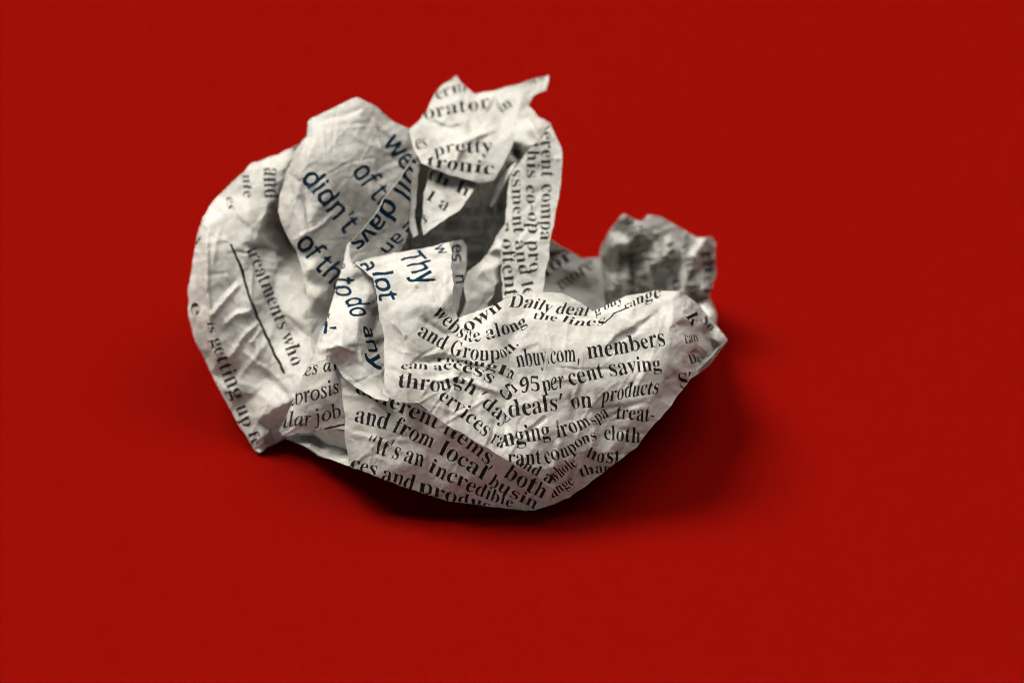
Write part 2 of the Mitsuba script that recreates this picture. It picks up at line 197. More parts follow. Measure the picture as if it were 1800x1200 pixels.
serif T 151 5,114,5,162,146,162,146,114,141,114,140,123,137,133,132,141,126,147,118,152,110,154,101,156,94,156,93,155,94,21,96,14,99,9,107,6,116,5,116,1,34,1,34,5,42,6,50,9,53,13,56,21,56,155,49,156,39,154,34,152,25,147,19,141,14,132,11,122,10,114
serif I 93 6,1,6,5,17,8,21,10,24,13,27,18,28,27,27,145,26,149,23,154,16,156,6,158,6,162,86,162,86,158,77,157,69,153,66,148,65,144,64,24,66,17,68,13,74,8,87,5,87,1
serif S 139 16,56,22,56,26,40,32,26,38,18,44,13,48,10,61,5,76,5,87,8,95,15,98,21,100,28,100,37,97,44,92,51,86,55,49,74,38,81,30,89,24,97,20,107,19,116,19,129,22,139,28,149,37,157,48,163,59,165,70,166,84,164,105,158,109,158,113,161,115,166,120,166,120,115,116,115,110,131,105,138,100,145,90,153,79,159,73,160,65,160,59,159,54,156,46,150,44,145,42,139,42,133,44,127,46,122,51,117,63,109,103,90,114,82,121,73,124,67,126,60,127,53,127,42,126,34,124,27,117,16,112,11,104,5,95,1,83,-2,75,-3,60,-2,51,-1,33,5,28,5,24,3,21,-3,16,-3
serif 5 134 10,26,11,33,15,38,21,41,28,42,29,36,31,28,34,23,39,18,45,15,51,14,59,14,64,15,73,19,79,25,84,35,85,45,85,59,83,71,78,78,72,84,65,88,56,89,41,89,25,85,15,89,23,170,112,170,113,129,101,129,97,141,95,144,91,146,37,146,36,144,33,104,33,101,34,100,46,102,58,103,70,103,81,101,91,98,99,94,106,89,110,85,114,80,118,72,120,65,121,56,120,46,119,36,116,30,112,21,107,16,101,11,86,3,70,-1,50,-1,35,1,27,4,21,8,16,12,13,16,11,21
serif 9 134 9,110,10,126,12,136,15,144,23,156,28,162,38,168,47,171,56,173,67,173,75,172,84,170,92,166,98,162,104,156,112,145,116,136,119,128,122,109,122,84,120,62,118,52,114,40,109,29,104,22,95,12,88,7,79,3,67,-1,56,-2,45,-1,37,0,29,4,22,9,19,13,17,18,16,27,19,33,21,35,26,37,30,28,34,22,39,17,45,13,52,12,61,12,68,15,75,21,82,32,85,43,89,61,90,82,89,82,83,77,76,72,65,68,52,67,44,68,37,70,25,77,17,85,12,97/42,112,44,102,47,93,52,87,57,84,64,82,73,83,80,87,87,93,90,99,90,115,88,129,84,143,80,150,75,155,69,158,62,158,56,156,50,151,47,145,44,137,43,127
serif . 64 18,11,18,17,20,23,23,26,27,27,34,28,38,27,43,24,45,20,46,10,45,5,42,1,37,-2,29,-2,23,1,19,5
serif , 64 11,-30,18,2,23,27,44,27,45,25,39,4,25,-30
serif & 176 14,49,16,62,22,72,34,84,50,95,36,115,33,120,31,127,30,134,30,144,32,150,35,157,41,163,45,166,57,171,66,173,77,173,90,171,100,166,106,160,109,157,111,151,113,144,113,132,111,122,106,114,96,104,80,93,80,92,126,47,131,52,135,60,139,69,144,85,164,85,159,69,153,55,148,46,139,34,173,1,147,1,126,21,107,8,99,4,87,0,77,-1,66,-2,55,-1,46,1,32,7,26,12,21,17,17,24,15,33/34,43,36,34,39,28,43,23,51,19,62,16,77,16,90,19,104,26,113,33,107,40,62,83,49,74,40,65,37,59,35,54/49,133,50,126,54,119,61,110,67,104,80,112,89,121,92,127,94,131,94,142,91,149,85,154,77,157,67,157,58,154,52,149,49,141
serif - 77 10,73,67,73,67,56,10,56
italic a 122 -4,20,-4,31,-2,42,0,52,5,64,16,83,23,93,33,102,46,111,58,114,69,115,75,114,79,111,83,107,85,112,106,112,106,107,83,26,81,16,83,15,87,17,99,30,103,30,106,28,106,24,97,13,88,3,81,-2,74,-4,66,-4,62,-3,59,1,58,6,59,14,60,20,60,20,60,21,60,21,60,22,60,22,61,23,61,23,61,24,61,24,61,25,61,25,61,26,61,26,62,27,62,27,62,28,49,11,37,1,26,-4,13,-4,6,-2,1,3,-3,10/62,28,62,28,62,28/21,24,22,19,25,15,29,14,34,15,40,19,47,25,58,41,69,61,75,81,76,90,76,96,74,102,71,104,65,105,56,102,46,94,39,85,32,71,26,56,22,38
italic b 122 -3,16,31,151,31,157,29,160,26,161,16,161,17,168,36,171,53,176,59,175,60,175,60,170,59,167,58,162,58,162,56,156,56,155,55,150,54,149,53,144,53,143,51,137,51,137,50,132,50,131,48,126,48,125,47,119,46,118,45,113,45,113,44,109,43,106,43,105,43,105,43,104,43,104,42,103,42,103,42,102,42,102,42,101,42,100,41,98,46,103,52,108,59,112,68,114,73,115,85,114,93,112,98,109,106,100,109,94,110,87,111,70,109,62,107,53,100,38,89,23,82,17,73,10,65,5,55,0,45,-3,37,-4,21,-4,13,-3,6,0,-1,5,-3,9/20,12,22,8,28,6,36,5,44,7,50,10,58,16,66,23,71,29,75,36,81,51,85,62,86,72,86,78,84,86,81,92,77,96,72,98,68,99,60,98,51,93,42,84,37,74,32,62,21,23
italic d 127 -5,19,-5,31,-4,38,-2,47,3,60,9,72,15,81,23,91,30,98,44,109,57,114,63,115,74,115,81,113,86,110,96,151,96,156,95,159,93,160,82,161,83,168,100,171,116,175,124,175,125,175,124,166,89,31,85,16,86,15,88,13,89,13,92,14,102,23,108,30,111,30,115,27,115,24,109,16,97,3,91,-1,82,-4,73,-4,68,-2,65,0,64,4,64,14,64,19,64,19,65,21,65,21,65,22,65,22,65,23,65,23,65,24,65,24,66,25,66,25,66,26,55,12,45,3,39,-1,33,-3,21,-5,12,-4,8,-2,4,1,1,4,-2,10/20,27,21,21,24,16,29,12,34,12,40,14,44,17,51,23,58,32,70,53,78,76,81,88,81,94,79,100,76,104,70,105,64,104,59,102,50,95,41,86,34,74,26,56,22,40
italic e 103 -3,31,-2,48,0,56,4,66,8,75,15,84,20,90,29,99,37,105,45,109,54,113,62,114,74,115,80,114,86,112,90,108,94,100,94,94,93,87,88,77,82,70,72,63,60,58,42,52,24,49,23,48,22,32,24,23,27,18,30,15,36,12,45,11,55,14,68,22,77,31,81,31,84,27,84,24,70,9,57,1,46,-3,30,-4,19,-3,11,1,3,9,-1,18/29,68,26,59,44,64,50,67,58,72,64,78,69,86,71,96,70,102,67,104,62,104,55,102,50,98,44,93,38,85
italic f 71 -34,-39,-33,-34,-30,-30,-27,-29,-19,-30,-16,-31,-14,-34,-14,-41,-15,-46,-14,-46,-11,-45,-8,-42,-5,-37,1,-18,23,99,1,99,1,104,3,110,25,111,30,130,35,145,43,158,53,168,63,174,73,176,84,175,92,172,97,168,100,161,100,152,99,149,97,146,94,145,90,144,83,144,79,146,76,152,76,158,78,163,76,165,73,166,68,164,64,160,59,150,55,138,50,111,77,110,76,99,47,99,36,44,28,10,20,-17,11,-37,7,-43,0,-50,-7,-55,-14,-56,-23,-56,-29,-53,-33,-48
italic i 63 30,149,30,157,31,159,33,162,37,166,41,167,50,166,55,163,57,159,58,154,57,147,55,144,50,140,46,139,38,140,32,144/-2,14,2,33,19,94,19,97,15,100,5,101,5,108,32,112,41,115,47,115,48,113,48,107,24,26,23,19,23,16,26,13,31,16,39,24,45,32,48,32,51,28,51,24,44,14,35,5,26,-1,18,-4,7,-4,2,-2,0,1,-1,4
italic j 62 31,149,31,157,31,159,33,162,38,166,42,167,51,166,55,163,58,158,59,153,58,146,54,142,51,140,47,139,39,140,33,144/-36,-44,-36,-35,-35,-31,-31,-28,-23,-28,-18,-30,-17,-33,-16,-45,-16,-46,-14,-46,-11,-42,-9,-37,-3,-20,4,12,20,92,20,97,18,99,14,100,5,101,6,108,27,112,39,115,46,114,47,113,47,108,25,7,18,-17,11,-34,5,-44,-1,-51,-4,-53,-11,-56,-20,-57,-27,-55,-33,-50
italic l 62 -2,13,4,39,34,154,34,158,32,160,28,161,19,162,20,170,41,173,56,176,62,175,63,174,63,171,62,164,24,29,22,16,24,14,28,16,36,23,42,31,46,30,49,27,49,24,41,14,33,5,25,0,17,-4,7,-4,2,-2,-2,3
italic o 125 -3,32,-3,44,-1,55,2,63,7,73,15,84,22,92,30,99,39,105,48,110,59,114,68,115,81,114,91,112,97,109,105,102,109,97,112,89,114,79,113,63,109,48,103,36,93,22,83,12,71,4,59,-1,47,-4,31,-4,19,-2,10,4,2,13,-2,22/22,27,23,19,27,12,31,8,38,6,45,7,52,9,61,15,67,22,73,31,79,43,85,58,88,69,89,79,88,89,86,97,82,101,79,103,74,105,65,104,60,102,54,99,44,89,34,74,27,57,23,42
italic r 80 -6,-2,-6,2,15,76,18,91,18,95,16,98,11,99,3,100,4,108,39,115,46,114,46,108,46,107,45,105,45,105,45,103,44,102,44,100,44,99,43,97,43,96,42,94,42,94,42,92,41,91,41,89,41,88,40,85,40,84,39,83,39,83,39,82,39,82,39,81,39,81,38,80,38,80,38,79,50,96,62,110,66,113,71,115,78,115,82,113,85,110,86,104,86,98,85,92,81,87,77,85,74,84,66,85,61,88,59,91,51,81,41,65,31,44,23,22,16,-2
italic s 89 -10,-3,-4,40,3,39,5,26,8,18,12,12,18,7,23,6,27,6,34,8,40,13,42,20,43,27,40,35,19,64,14,75,12,81,13,92,15,98,18,104,25,110,31,113,37,114,53,114,69,110,72,111,73,114,80,114,76,75,68,75,67,83,64,93,60,98,54,103,48,105,43,104,40,103,37,100,34,94,35,89,38,83,57,57,62,49,65,41,66,35,65,23,63,16,59,9,50,1,44,-2,38,-4,28,-5,18,-4,2,0,-1,-1,-2,-3
italic t 67 -1,5,-1,19,21,98,21,99,5,99,6,107,20,113,28,118,38,129,47,142,56,142,55,137,48,111,67,110,67,106,65,100,65,99,45,99,26,28,23,16,25,13,29,15,36,21,43,30,46,30,48,28,50,26,50,22,42,13,35,6,29,0,20,-4,12,-5,4,-3,1,-1
italic u 130 0,17,2,33,16,84,18,91,18,97,16,99,10,101,3,101,4,109,27,112,39,115,46,115,47,114,46,104,27,36,23,22,24,16,26,14,28,13,35,15,44,22,54,33,67,50,73,61,81,78,87,93,92,112,114,112,113,105,92,26,90,19,90,15,91,14,93,14,98,16,104,22,111,32,114,32,117,29,117,25,109,12,100,3,93,-2,85,-4,75,-4,71,-3,68,0,66,5,66,17,69,28,69,29,69,30,69,31,70,32,70,33,70,34,70,34,71,35,71,36,71,37,72,39,72,40,72,40,72,40,72,40,72,41,59,23,45,7,35,0,26,-3,18,-5,11,-4,5,-1,2,2,0,6
italic y 96 -29,-49,-29,-40,-28,-37,-23,-34,-14,-33,-5,-37,-2,-37,1,-34,9,-25,26,-2,13,67,8,86,5,94,1,98,-4,100,-10,101,-10,108,3,110,18,115,25,115,26,113,29,106,32,96,45,26,68,64,75,81,75,85,74,88,68,93,65,96,64,105,65,109,68,113,73,114,80,114,85,113,89,108,91,100,90,88,85,73,79,59,65,35,33,-13,15,-36,4,-47,-4,-53,-11,-56,-21,-56,-26,-54
sans a 135 7,28,7,42,9,53,14,62,18,67,22,70,33,76,47,79,60,81,90,82,89,93,86,101,81,106,74,108,68,109,60,108,50,106,36,100,27,100,21,115,21,124,32,129,46,133,59,135,75,135,86,134,96,132,103,128,111,122,116,113,119,99,120,-4,95,-4,93,7,90,4,84,0,78,-3,72,-5,63,-7,50,-7,40,-6,33,-5,22,0,14,7,10,13,8,18/38,34,42,25,46,22,51,20,56,19,61,20,73,24,81,29,86,37,89,46,90,58,67,57,59,55,51,53,46,50,42,46,39,41
sans b 148 16,-4,16,187,46,187,46,125,52,130,64,134,76,135,90,135,97,134,106,131,115,126,124,119,130,110,135,97,138,81,139,62,137,39,134,28,129,17,121,6,112,0,104,-4,96,-6,83,-7,71,-7,63,-5,56,-3,48,2,43,6,40,-4/46,63,47,52,49,42,53,33,58,27,66,22,74,20,82,20,90,23,94,26,101,33,105,43,107,52,108,62,107,75,105,84,102,94,99,99,95,103,89,106,84,108,78,109,72,108,67,107,60,104,54,98,50,90,47,78
sans d 148 9,53,9,79,12,96,18,111,28,123,35,129,42,132,51,135,62,136,75,135,85,134,94,130,102,125,102,187,132,187,132,-4,106,-4,104,6,99,2,92,-3,79,-6,68,-7,56,-7,46,-5,40,-2,33,2,24,8,18,18,14,25,11,34/40,64,41,51,44,39,49,30,56,24,67,20,78,21,89,25,93,29,96,33,99,42,101,50,102,57,101,75,99,85,95,95,92,99,86,105,78,108,68,109,60,107,52,102,48,96,44,88,41,76
sans e 135 9,53,9,70,10,82,12,93,15,102,20,111,25,118,31,124,40,130,50,134,61,135,79,135,89,134,98,131,105,127,113,121,120,111,125,99,127,89,128,80,127,56,40,56,42,45,48,34,55,27,65,22,74,20,85,21,100,24,113,29,122,29,121,1,111,-3,100,-5,78,-7,60,-6,51,-4,43,-1,30,6,25,11,18,20,12,34/45,93,41,82,96,82,94,91,88,101,84,105,80,107,70,109,61,107,52,102
sans f 83 -1,126,22,134,22,152,26,166,31,175,35,179,40,183,52,187,62,188,81,188,97,184,97,175,92,158,83,158,71,162,65,161,60,159,58,157,55,152,53,146,52,133,84,133,84,112,84,108,52,108,52,-4,22,-4,22,108,-1,108
sans h 148 16,-4,16,187,46,187,46,125,56,131,65,134,77,135,94,135,105,133,113,130,122,124,122,123,124,121,127,118,131,108,133,95,133,-4,104,-4,104,82,103,89,100,96,95,103,88,107,79,109,67,107,58,102,53,96,49,86,47,78,46,68,46,-4
sans i 62 14,157,15,172,16,175,20,180,27,181,38,181,42,180,46,175,48,170,48,156,46,151,41,147,33,146,22,146,17,150,16,152/16,-4,16,133,46,133,46,-4
sans l 62 16,-4,16,187,46,187,46,-4
sans m 224 16,-4,16,133,41,133,42,132,44,123,45,125,51,129,61,134,71,135,91,135,101,133,109,130,118,123,120,119,125,125,132,130,142,133,151,135,167,136,175,135,185,133,193,128,199,124,203,118,207,110,209,99,210,88,209,-4,180,-4,180,84,179,89,176,97,172,103,165,107,158,109,147,107,139,102,133,95,129,85,128,68,127,-4,98,-4,98,82,97,90,94,98,90,104,84,107,76,109,65,107,58,103,52,96,48,86,46,68,46,-4
sans n 148 16,-4,16,133,41,133,42,132,44,123,46,125,51,129,63,134,74,135,92,135,102,134,110,131,116,128,124,122,128,116,130,110,133,95,133,-4,104,-4,104,82,103,89,100,96,95,103,88,107,79,109,69,107,60,103,53,97,49,86,47,76,46,68,46,-4
sans o 145 9,54,9,71,10,83,12,96,16,105,21,113,27,120,36,127,45,132,55,134,68,136,85,135,100,132,112,125,121,117,127,109,132,98,136,84,137,70,136,49,133,33,127,20,122,12,113,4,100,-3,93,-5,83,-7,62,-7,50,-4,37,1,25,11,17,22,12,36/40,65,41,49,46,36,52,28,61,22,68,20,73,20,79,21,87,24,91,26,96,31,102,42,104,50,106,61,105,73,103,83,99,93,96,98,91,103,84,107,75,109,69,108,60,106,52,101,47,95,43,87,41,77
sans p 148 16,-62,16,133,42,133,44,123,47,126,54,131,60,133,67,135,90,135,99,134,108,131,117,125,126,117,131,108,136,94,139,77,139,52,136,35,132,23,127,14,119,4,107,-3,98,-6,83,-7,67,-6,55,-3,46,4,46,-62/46,64,47,53,49,42,53,34,58,26,65,22,74,20,81,20,90,23,96,28,101,35,104,42,107,52,108,63,107,74,105,84,101,93,95,102,90,106,84,108,73,108,62,105,55,99,50,89,47,78
sans s 115 8,89,8,106,12,116,17,123,18,123,20,126,31,131,45,135,70,135,87,133,106,127,106,118,99,101,90,101,73,107,59,109,50,108,43,105,40,103,37,99,40,93,46,88,90,69,97,64,104,57,107,52,108,45,108,27,106,17,103,11,98,5,91,1,81,-4,68,-6,55,-7,40,-7,28,-5,14,-1,8,1,8,29,17,29,25,25,38,21,47,20,56,19,65,21,73,24,77,29,79,33,76,39,68,45,58,50,35,60,20,68,14,73,12,77,9,83
sans t 87 -1,108,-1,126,0,127,18,135,26,163,48,163,48,133,85,133,85,108,48,108,48,38,49,33,51,26,54,24,59,21,64,20,76,22,86,22,86,-3,80,-5,70,-7,59,-7,48,-6,41,-5,34,-2,25,5,21,14,18,26,18,108
sans u 148 15,31,15,133,45,133,45,48,46,40,49,31,54,25,62,21,70,20,81,22,90,27,96,34,100,43,102,59,103,133,132,133,132,-4,106,-4,105,5,102,3,97,-1,84,-5,68,-7,52,-6,37,-3,32,0,25,5,21,11,18,16,16,23
sans w 189 -2,124,-2,133,29,133,51,44,56,62,79,133,111,133,137,45,160,133,190,133,190,124,155,-4,121,-4,94,86,66,-4,33,-4
sans y 122 -4,133,27,133,56,59,62,39,95,133,127,133,126,123,68,-31,61,-43,52,-53,46,-57,35,-61,14,-62,-2,-60,-2,-35,18,-36,22,-35,29,-31,33,-27,38,-20,46,-1,-4,124
sans T 133 -2,148,-2,176,135,176,135,148,82,148,82,-4,52,-4,52,148
sans . 64 14,2,13,16,14,24,16,28,20,32,25,33,38,33,45,31,49,28,51,21,51,6,49,-1,45,-6,39,-8,29,-8,22,-7,16,-2
"""
FONT = {}
for row in GLYPHS.strip().split('\n'):
    face, ch, adv, *rings = row.split(' ')
    out = None
    for r in (rings[0].split('/') if rings and rings[0] else []):
        a = np.array(r.split(','), float).reshape(-1, 2)
        q_ = Polygon(a).buffer(0)
        out = q_ if out is None else out.symmetric_difference(q_)
    FONT[face, ch] = (float(adv), out)
c_ = FONT['serif', ','][1]
x0_, y0_, x1_, y1_ = c_.bounds
from shapely import affinity
FONT['serif', "'"] = (FONT['serif', ','][0], affinity.translate(c_, 0, 162 - y1_))
FONT['serif', '"'] = (FONT['serif', ','][0] * 1.7, unary_union([affinity.translate(affinity.rotate(c_, 180), k, 162 - y1_) for k in (0, 52)]))
FONT['sans', "'"] = (60.0, Polygon([(18, 172), (44, 172), (36, 112), (22, 112)]))
XH = {'serif': 112.0, 'italic': 105.0, 'sans': 129.0}
MESHED = {}
def glyph(face, ch):
    face = face if (face, ch) in FONT else 'serif'
    if (face, ch) not in MESHED:
        adv, shape = FONT[face, ch]
        parts, base = [], 0
        for g_ in getattr(shape, 'geoms', [shape]) if shape is not None else []:
            p, t = tri_mesh(g_, 11.0)
            parts.append((p, t + base))
            base += len(p)
        MESHED[face, ch] = (adv, np.vstack([p for p, _ in parts]), np.vstack([t for _, t in parts]))
    return (*MESHED[face, ch], XH[face])

def lay(names, p, t, ink):
    """Lays a flat mesh of ink on the paper of the named folds, wherever it lies on them."""
    best, where, P = np.full(len(p), -1e9), np.full(len(p), -1), np.zeros((len(p), 3))
    for i, name in enumerate(names):
        F = folds[name]
        s = F['tri'].find_simplex(p)
        ok = (s >= 0) & F['keep'][np.maximum(s, 0)]
        tr = F['tri'].transform[s]
        b = np.einsum('ijk,ik->ij', tr[:, :2], p - tr[:, 2])
        b = np.column_stack([b, 1 - b.sum(1)])
        idx = F['tri'].simplices[s]
        h = (F['h'][idx] * b).sum(1)
        pos = np.einsum('ij,ijk->ik', b, F['v'][idx])
        nor = np.einsum('ij,ijk->ik', b, F['n'][idx])
        nor /= np.maximum(np.linalg.norm(nor, axis=1, keepdims=True), 1e-9)
        up = ok & (h > best)
        best[up], where[up], P[up] = h[up], i, (pos + nor * 0.00007)[up]
    for i, name in enumerate(names):
        m = (where[t] == i).all(1)
        if m.any():
            used, inv = np.unique(t[m], return_inverse=True)
            tt = inv.reshape(-1, 3)
            v = P[used]
            fn = np.cross(v[tt[:, 1]] - v[tt[:, 0]], v[tt[:, 2]] - v[tt[:, 0]])
            flip = fn @ TOWARD < 0
            tt[flip] = tt[flip][:, ::-1]
            folds[name][ink].append((v, tt))

def line(names, text, path, face='serif', up=None, lean=0.0, ink='ink'):
    """A line of print along a baseline of points (x, y, x-height), squeezed to its length."""
    path = np.array(path, float)
    if face == 'serif' and names[-1] in ('broad', 'low'):
        path[:, 2] *= np.interp(path[:, 2], [16, 22], [1, 0.85])
    seg = np.hypot(*np.diff(path[:, :2], axis=0).T)
    s = np.concatenate([[0], np.cumsum(seg)])
    total = sum((glyph(face, ch)[0] / glyph(face, ch)[3]) if ch != ' ' else 0.5 for ch in text)
    # letters widen with the height of the line where it stands
    ss = np.linspace(0, s[-1], 200)
    xx = np.interp(ss, s, path[:, 2])
    w = 0.35 * xx.mean() + 0.65 * xx
    cum = np.concatenate([[0], np.cumsum((1 / w)[:-1] * np.diff(ss))])
    cum *= total / cum[-1]
    sx, sy = np.interp(ss, s, path[:, 0]), np.interp(ss, s, path[:, 1])
    k = max(3, int(0.10 * len(ss)))
    pad = lambda a: np.concatenate([2 * a[0] - a[k:0:-1], a, 2 * a[-1] - a[-2:-k - 2:-1]])
    ker = np.hanning(2 * k + 1)
    sx, sy = (np.convolve(pad(a), ker / ker.sum(), 'valid') for a in (sx, sy))
    dx, dy = np.gradient(sx), np.gradient(sy)
    L = np.hypot(dx, dy)
    dx, dy = dx / L, dy / L
    ux, uy = (dy, -dx) if up is None else (np.full_like(dx, up[0]), np.full_like(dx, up[1]))
    ux, uy = ux + lean * dx, uy + lean * dy
    ps, ts, base, pen = [], [], 0, 0.0
    for ch in text:
        if ch == ' ':
            pen += 0.5
            continue
        adv, p, t, xh = glyph(face, ch)
        u, v = pen + p[:, 0] / xh, p[:, 1] / xh
        sp = np.interp(u, cum, ss)
        hgt = v * np.interp(sp, ss, xx)
        ps.append(np.stack([np.interp(sp, ss, sx) + np.interp(sp, ss, ux) * hgt, np.interp(sp, ss, sy) + np.interp(sp, ss, uy) * hgt], 1))
        ts.append(t + base)
        base += len(p)
        pen += adv / xh
    lay(names, np.vstack(ps), np.vstack(ts), ink)

def rule(names, path, width):
    p, t = tri_mesh(LineString(path).buffer(width / 2, cap_style='flat'), 2.2)
    lay(names, p, t, 'ink')

# ---- rims and creases that folds share
FRONT_TOP = [(805, 560, 95), (850, 541, 88), (900, 521, 78), (940, 513, 70), (985, 513, 62), (1000, 520, 64), (1042, 547, 82), (1060, 540, 72), (1100, 521, 45), (1150, 510, 15), (1195, 513, 12)]
LEFT_CREASE = [(805, 560, 95), (812, 580, 122), (830, 597, 142), (872, 588, 150), (892, 603, 150), (896, 640, 152), (897, 672, 158), (890, 700, 160), (886, 745, 174), (885, 805, 188)]
LIP = [(672, 692, 192), (700, 706, 203), (735, 707, 206)]
LOW_CREASE = [(752, 720, 203), (792, 750, 204), (850, 784, 198), (885, 805, 188), (940, 837, 164), (972, 858, 142), (960, 890, 78)]
FOOT = [(615, 820, 112), (650, 832, 120), (690, 848, 122), (735, 865, 116), (780, 878, 104), (850, 888, 86), (900, 895, 75), (935, 898, 70), (960, 890, 78)]
RIGHT_FOOT = [(960, 890, 78), (1000, 875, 98), (1020, 860, 104), (1060, 830, 124), (1120, 785, 132), (1150, 745, 134), (1180, 710, 126), (1215, 665, 70)]
RIGHT_EDGE = [(1215, 665, 70), (1243, 645, -45), (1258, 625, -62), (1279, 597, -85), (1258, 572, -88), (1247, 560, -85), (1230, 537, -62), (1195, 513, 12)]
LOBE = [(500, 772, -110), (455, 795, -86), (447, 790, -90), (420, 745, -98), (390, 690, -110), (345, 600, -125), (330, 550, -135), (332, 500, -135), (345, 420, -140), (358, 380, -145), (380, 350, -155),
        (420, 310, -170), (440, 290, -180), (475, 275, -190), (490, 272, -192), (525, 255, -188)]
BROW = [(550, 207, -120), (585, 190, -126), (628, 170, -132), (640, 176, -138), (665, 190, -152), (690, 213, -170), (718, 227, -186)]
CROWN = [(718, 227, -186), (735, 215, -202), (750, 195, -216), (765, 165, -240), (780, 148, -254), (802, 135, -264), (812, 148, -255), (832, 165, -240), (870, 160, -247), (905, 150, -256), (935, 140, -267),
         (966, 133, -275), (960, 158, -259), (937, 168, -250), (930, 185, -238), (942, 202, -222)]
SPINE = [(942, 202, -222), (965, 215, -206), (985, 260, -152), (989, 275, -144), (985, 330, -118), (978, 370, -102), (969, 422, -84)]
SADDLE = [(969, 422, -235), (1000, 440, -275), (1025, 457, -290), (1056, 452, -310)]
RIGHT_FLAP = [(1056, 452, -333), (1058, 430, -327), (1075, 405, -322), (1090, 382, -317), (1097, 377, -315), (1112, 385, -307), (1132, 390, -305), (1140, 378, -316), (1165, 384, -316), (1215, 412, -319),
              (1225, 418, -318), (1250, 418, -326), (1258, 428, -332), (1257, 480, -350), (1247, 520, -350), (1258, 555, -339), (1258, 572, -331)]

# ---- behind: the cavity's far wall, the low saddle and the flap on the right
fold('hollow', [(690, 300, -230), (800, 290, -240), (905, 300, -270), (965, 400, -330), (975, 545, -400), (880, 590, -405), (800, 595, -400), (690, 540, -340)],
     [(760, 400, -320), (850, 380, -310), (780, 470, -370), (880, 470, -370), (815, 430, -330), (840, 520, -395)], smooth=1, rough=2.4)
fold('pleat', [(738, 402, -276), (762, 388, -244), (790, 372, -237), (806, 352, -237), (822, 372, -273), (812, 420, -371), (806, 480, -400), (760, 500, -400), (728, 450, -392)], [(784, 400, -281), (796, 430, -374), (760, 430, -338)], smooth=0, rough=1.2)
fold('pleat_two', [(830, 350, -266), (852, 338, -254), (872, 350, -262), (882, 400, -347), (872, 470, -400), (826, 500, -400), (818, 440, -400), (838, 400, -353)], [(855, 380, -299), (850, 430, -398)], smooth=0, rough=1.2)
fold('saddle', SADDLE + [(1066, 560, -270), (930, 560, -170), (940, 430, -220)], [(985, 470, -225), (1005, 500, -270), (1030, 480, -245), (1040, 515, -285)], smooth=4)
fold('flap', RIGHT_FLAP + [(1235, 560, -326), (1195, 545, -319), (1060, 570, -340), (1054, 500, -334)],
     [(1082, 430, -301), (1098, 410, -330), (1106, 445, -350), (1090, 500, -316), (1120, 412, -285), (1116, 465, -345), (1108, 520, -354), (1140, 470, -301), (1150, 425, -311), (1160, 480, -332), (1138, 520, -336),
      (1178, 440, -306), (1184, 490, -350), (1204, 500, -310), (1195, 440, -320), (1222, 455, -294), (1242, 470, -355), (1215, 520, -354), (1235, 510, -313), (1180, 405, -316), (1165, 455, -298), (1072, 480, -334), (1070, 520, -322), (1128, 440, -316), (1190, 465, -343), (1216, 440, -322), (1228, 440, -292), (1244, 445, -334), (1150, 395, -311), (1110, 430, -307)], smooth=0, rough=1.3)
# ---- the big lobe on the left
fold('lobe', LOBE + [(560, 300, -215), (580, 400, -215), (585, 500, -130), (562, 590, -30), (552, 640, 8), (528, 690, 16)],
     [(364, 395, -77), (363, 450, -57), (364, 500, -49), (368, 560, -45), (382, 625, -53), (408, 690, -70), (432, 738, -83),
      (395, 372, -99), (435, 338, -128), (470, 310, -140), (500, 290, -165), (440, 372, -98), (474, 356, -118), (494, 392, -215), (505, 425, -210), (455, 410, -85), (478, 425, -111), (505, 462, -139), (530, 470, -150), (532, 505, -84),
      (405, 440, -69), (398, 520, -62), (425, 480, -70), (440, 530, -60), (420, 570, -64), (455, 600, -61), (470, 545, -82), (490, 480, -102), (425, 640, -68), (450, 690, -69), (475, 660, -74), (505, 590, -79),
      (512, 660, -30), (490, 715, -26), (462, 768, -66), (450, 740, -73), (528, 560, -52), (545, 540, -60), (480, 620, -64)], smooth=3, rough=1.15)
# ---- the broad rounded lobe with the large blue words
fold('bow', BROW + [(738, 290, -178), (704, 356, -150), (655, 415, -150), (622, 450, -128), (606, 505, -118), (588, 570, -58), (566, 640, 16), (553, 640, 18),
            (546, 600, -8), (541, 530, -30), (536, 490, -42), (520, 440, -58), (500, 405, -78), (490, 372, -92), (492, 345, -98), (505, 300, -115), (522, 262, -112), (540, 240, -116), (540, 214, -118)],
     [(523, 312, -50), (516, 362, -38), (528, 415, -26), (548, 470, -24), (558, 520, -14), (540, 270, -62), (556, 240, -84), (590, 225, -98), (634, 205, -116), (590, 290, -72), (570, 350, -54), (630, 330, -98),
      (600, 410, -92), (660, 260, -124), (690, 290, -150), (570, 440, -60), (580, 500, -66), (640, 380, -126), (620, 270, -94)], smooth=10, rough=0.7)
# ---- the narrow strip beside it, turned away to the right
fold('strip', [(728, 275, -85), (708, 306, -62), (690, 330, -42), (664, 366, -18), (640, 400, 4), (622, 420, 16), (610, 430, 20), (616, 458, 30), (640, 480, -5), (700, 480, -50), (705, 440, -72), (724, 395, -84), (728, 340, -86), (738, 295, -96)],
     [(700, 380, -58), (672, 420, -32), (650, 445, -12), (712, 330, -70)], smooth=2, rough=0.8)
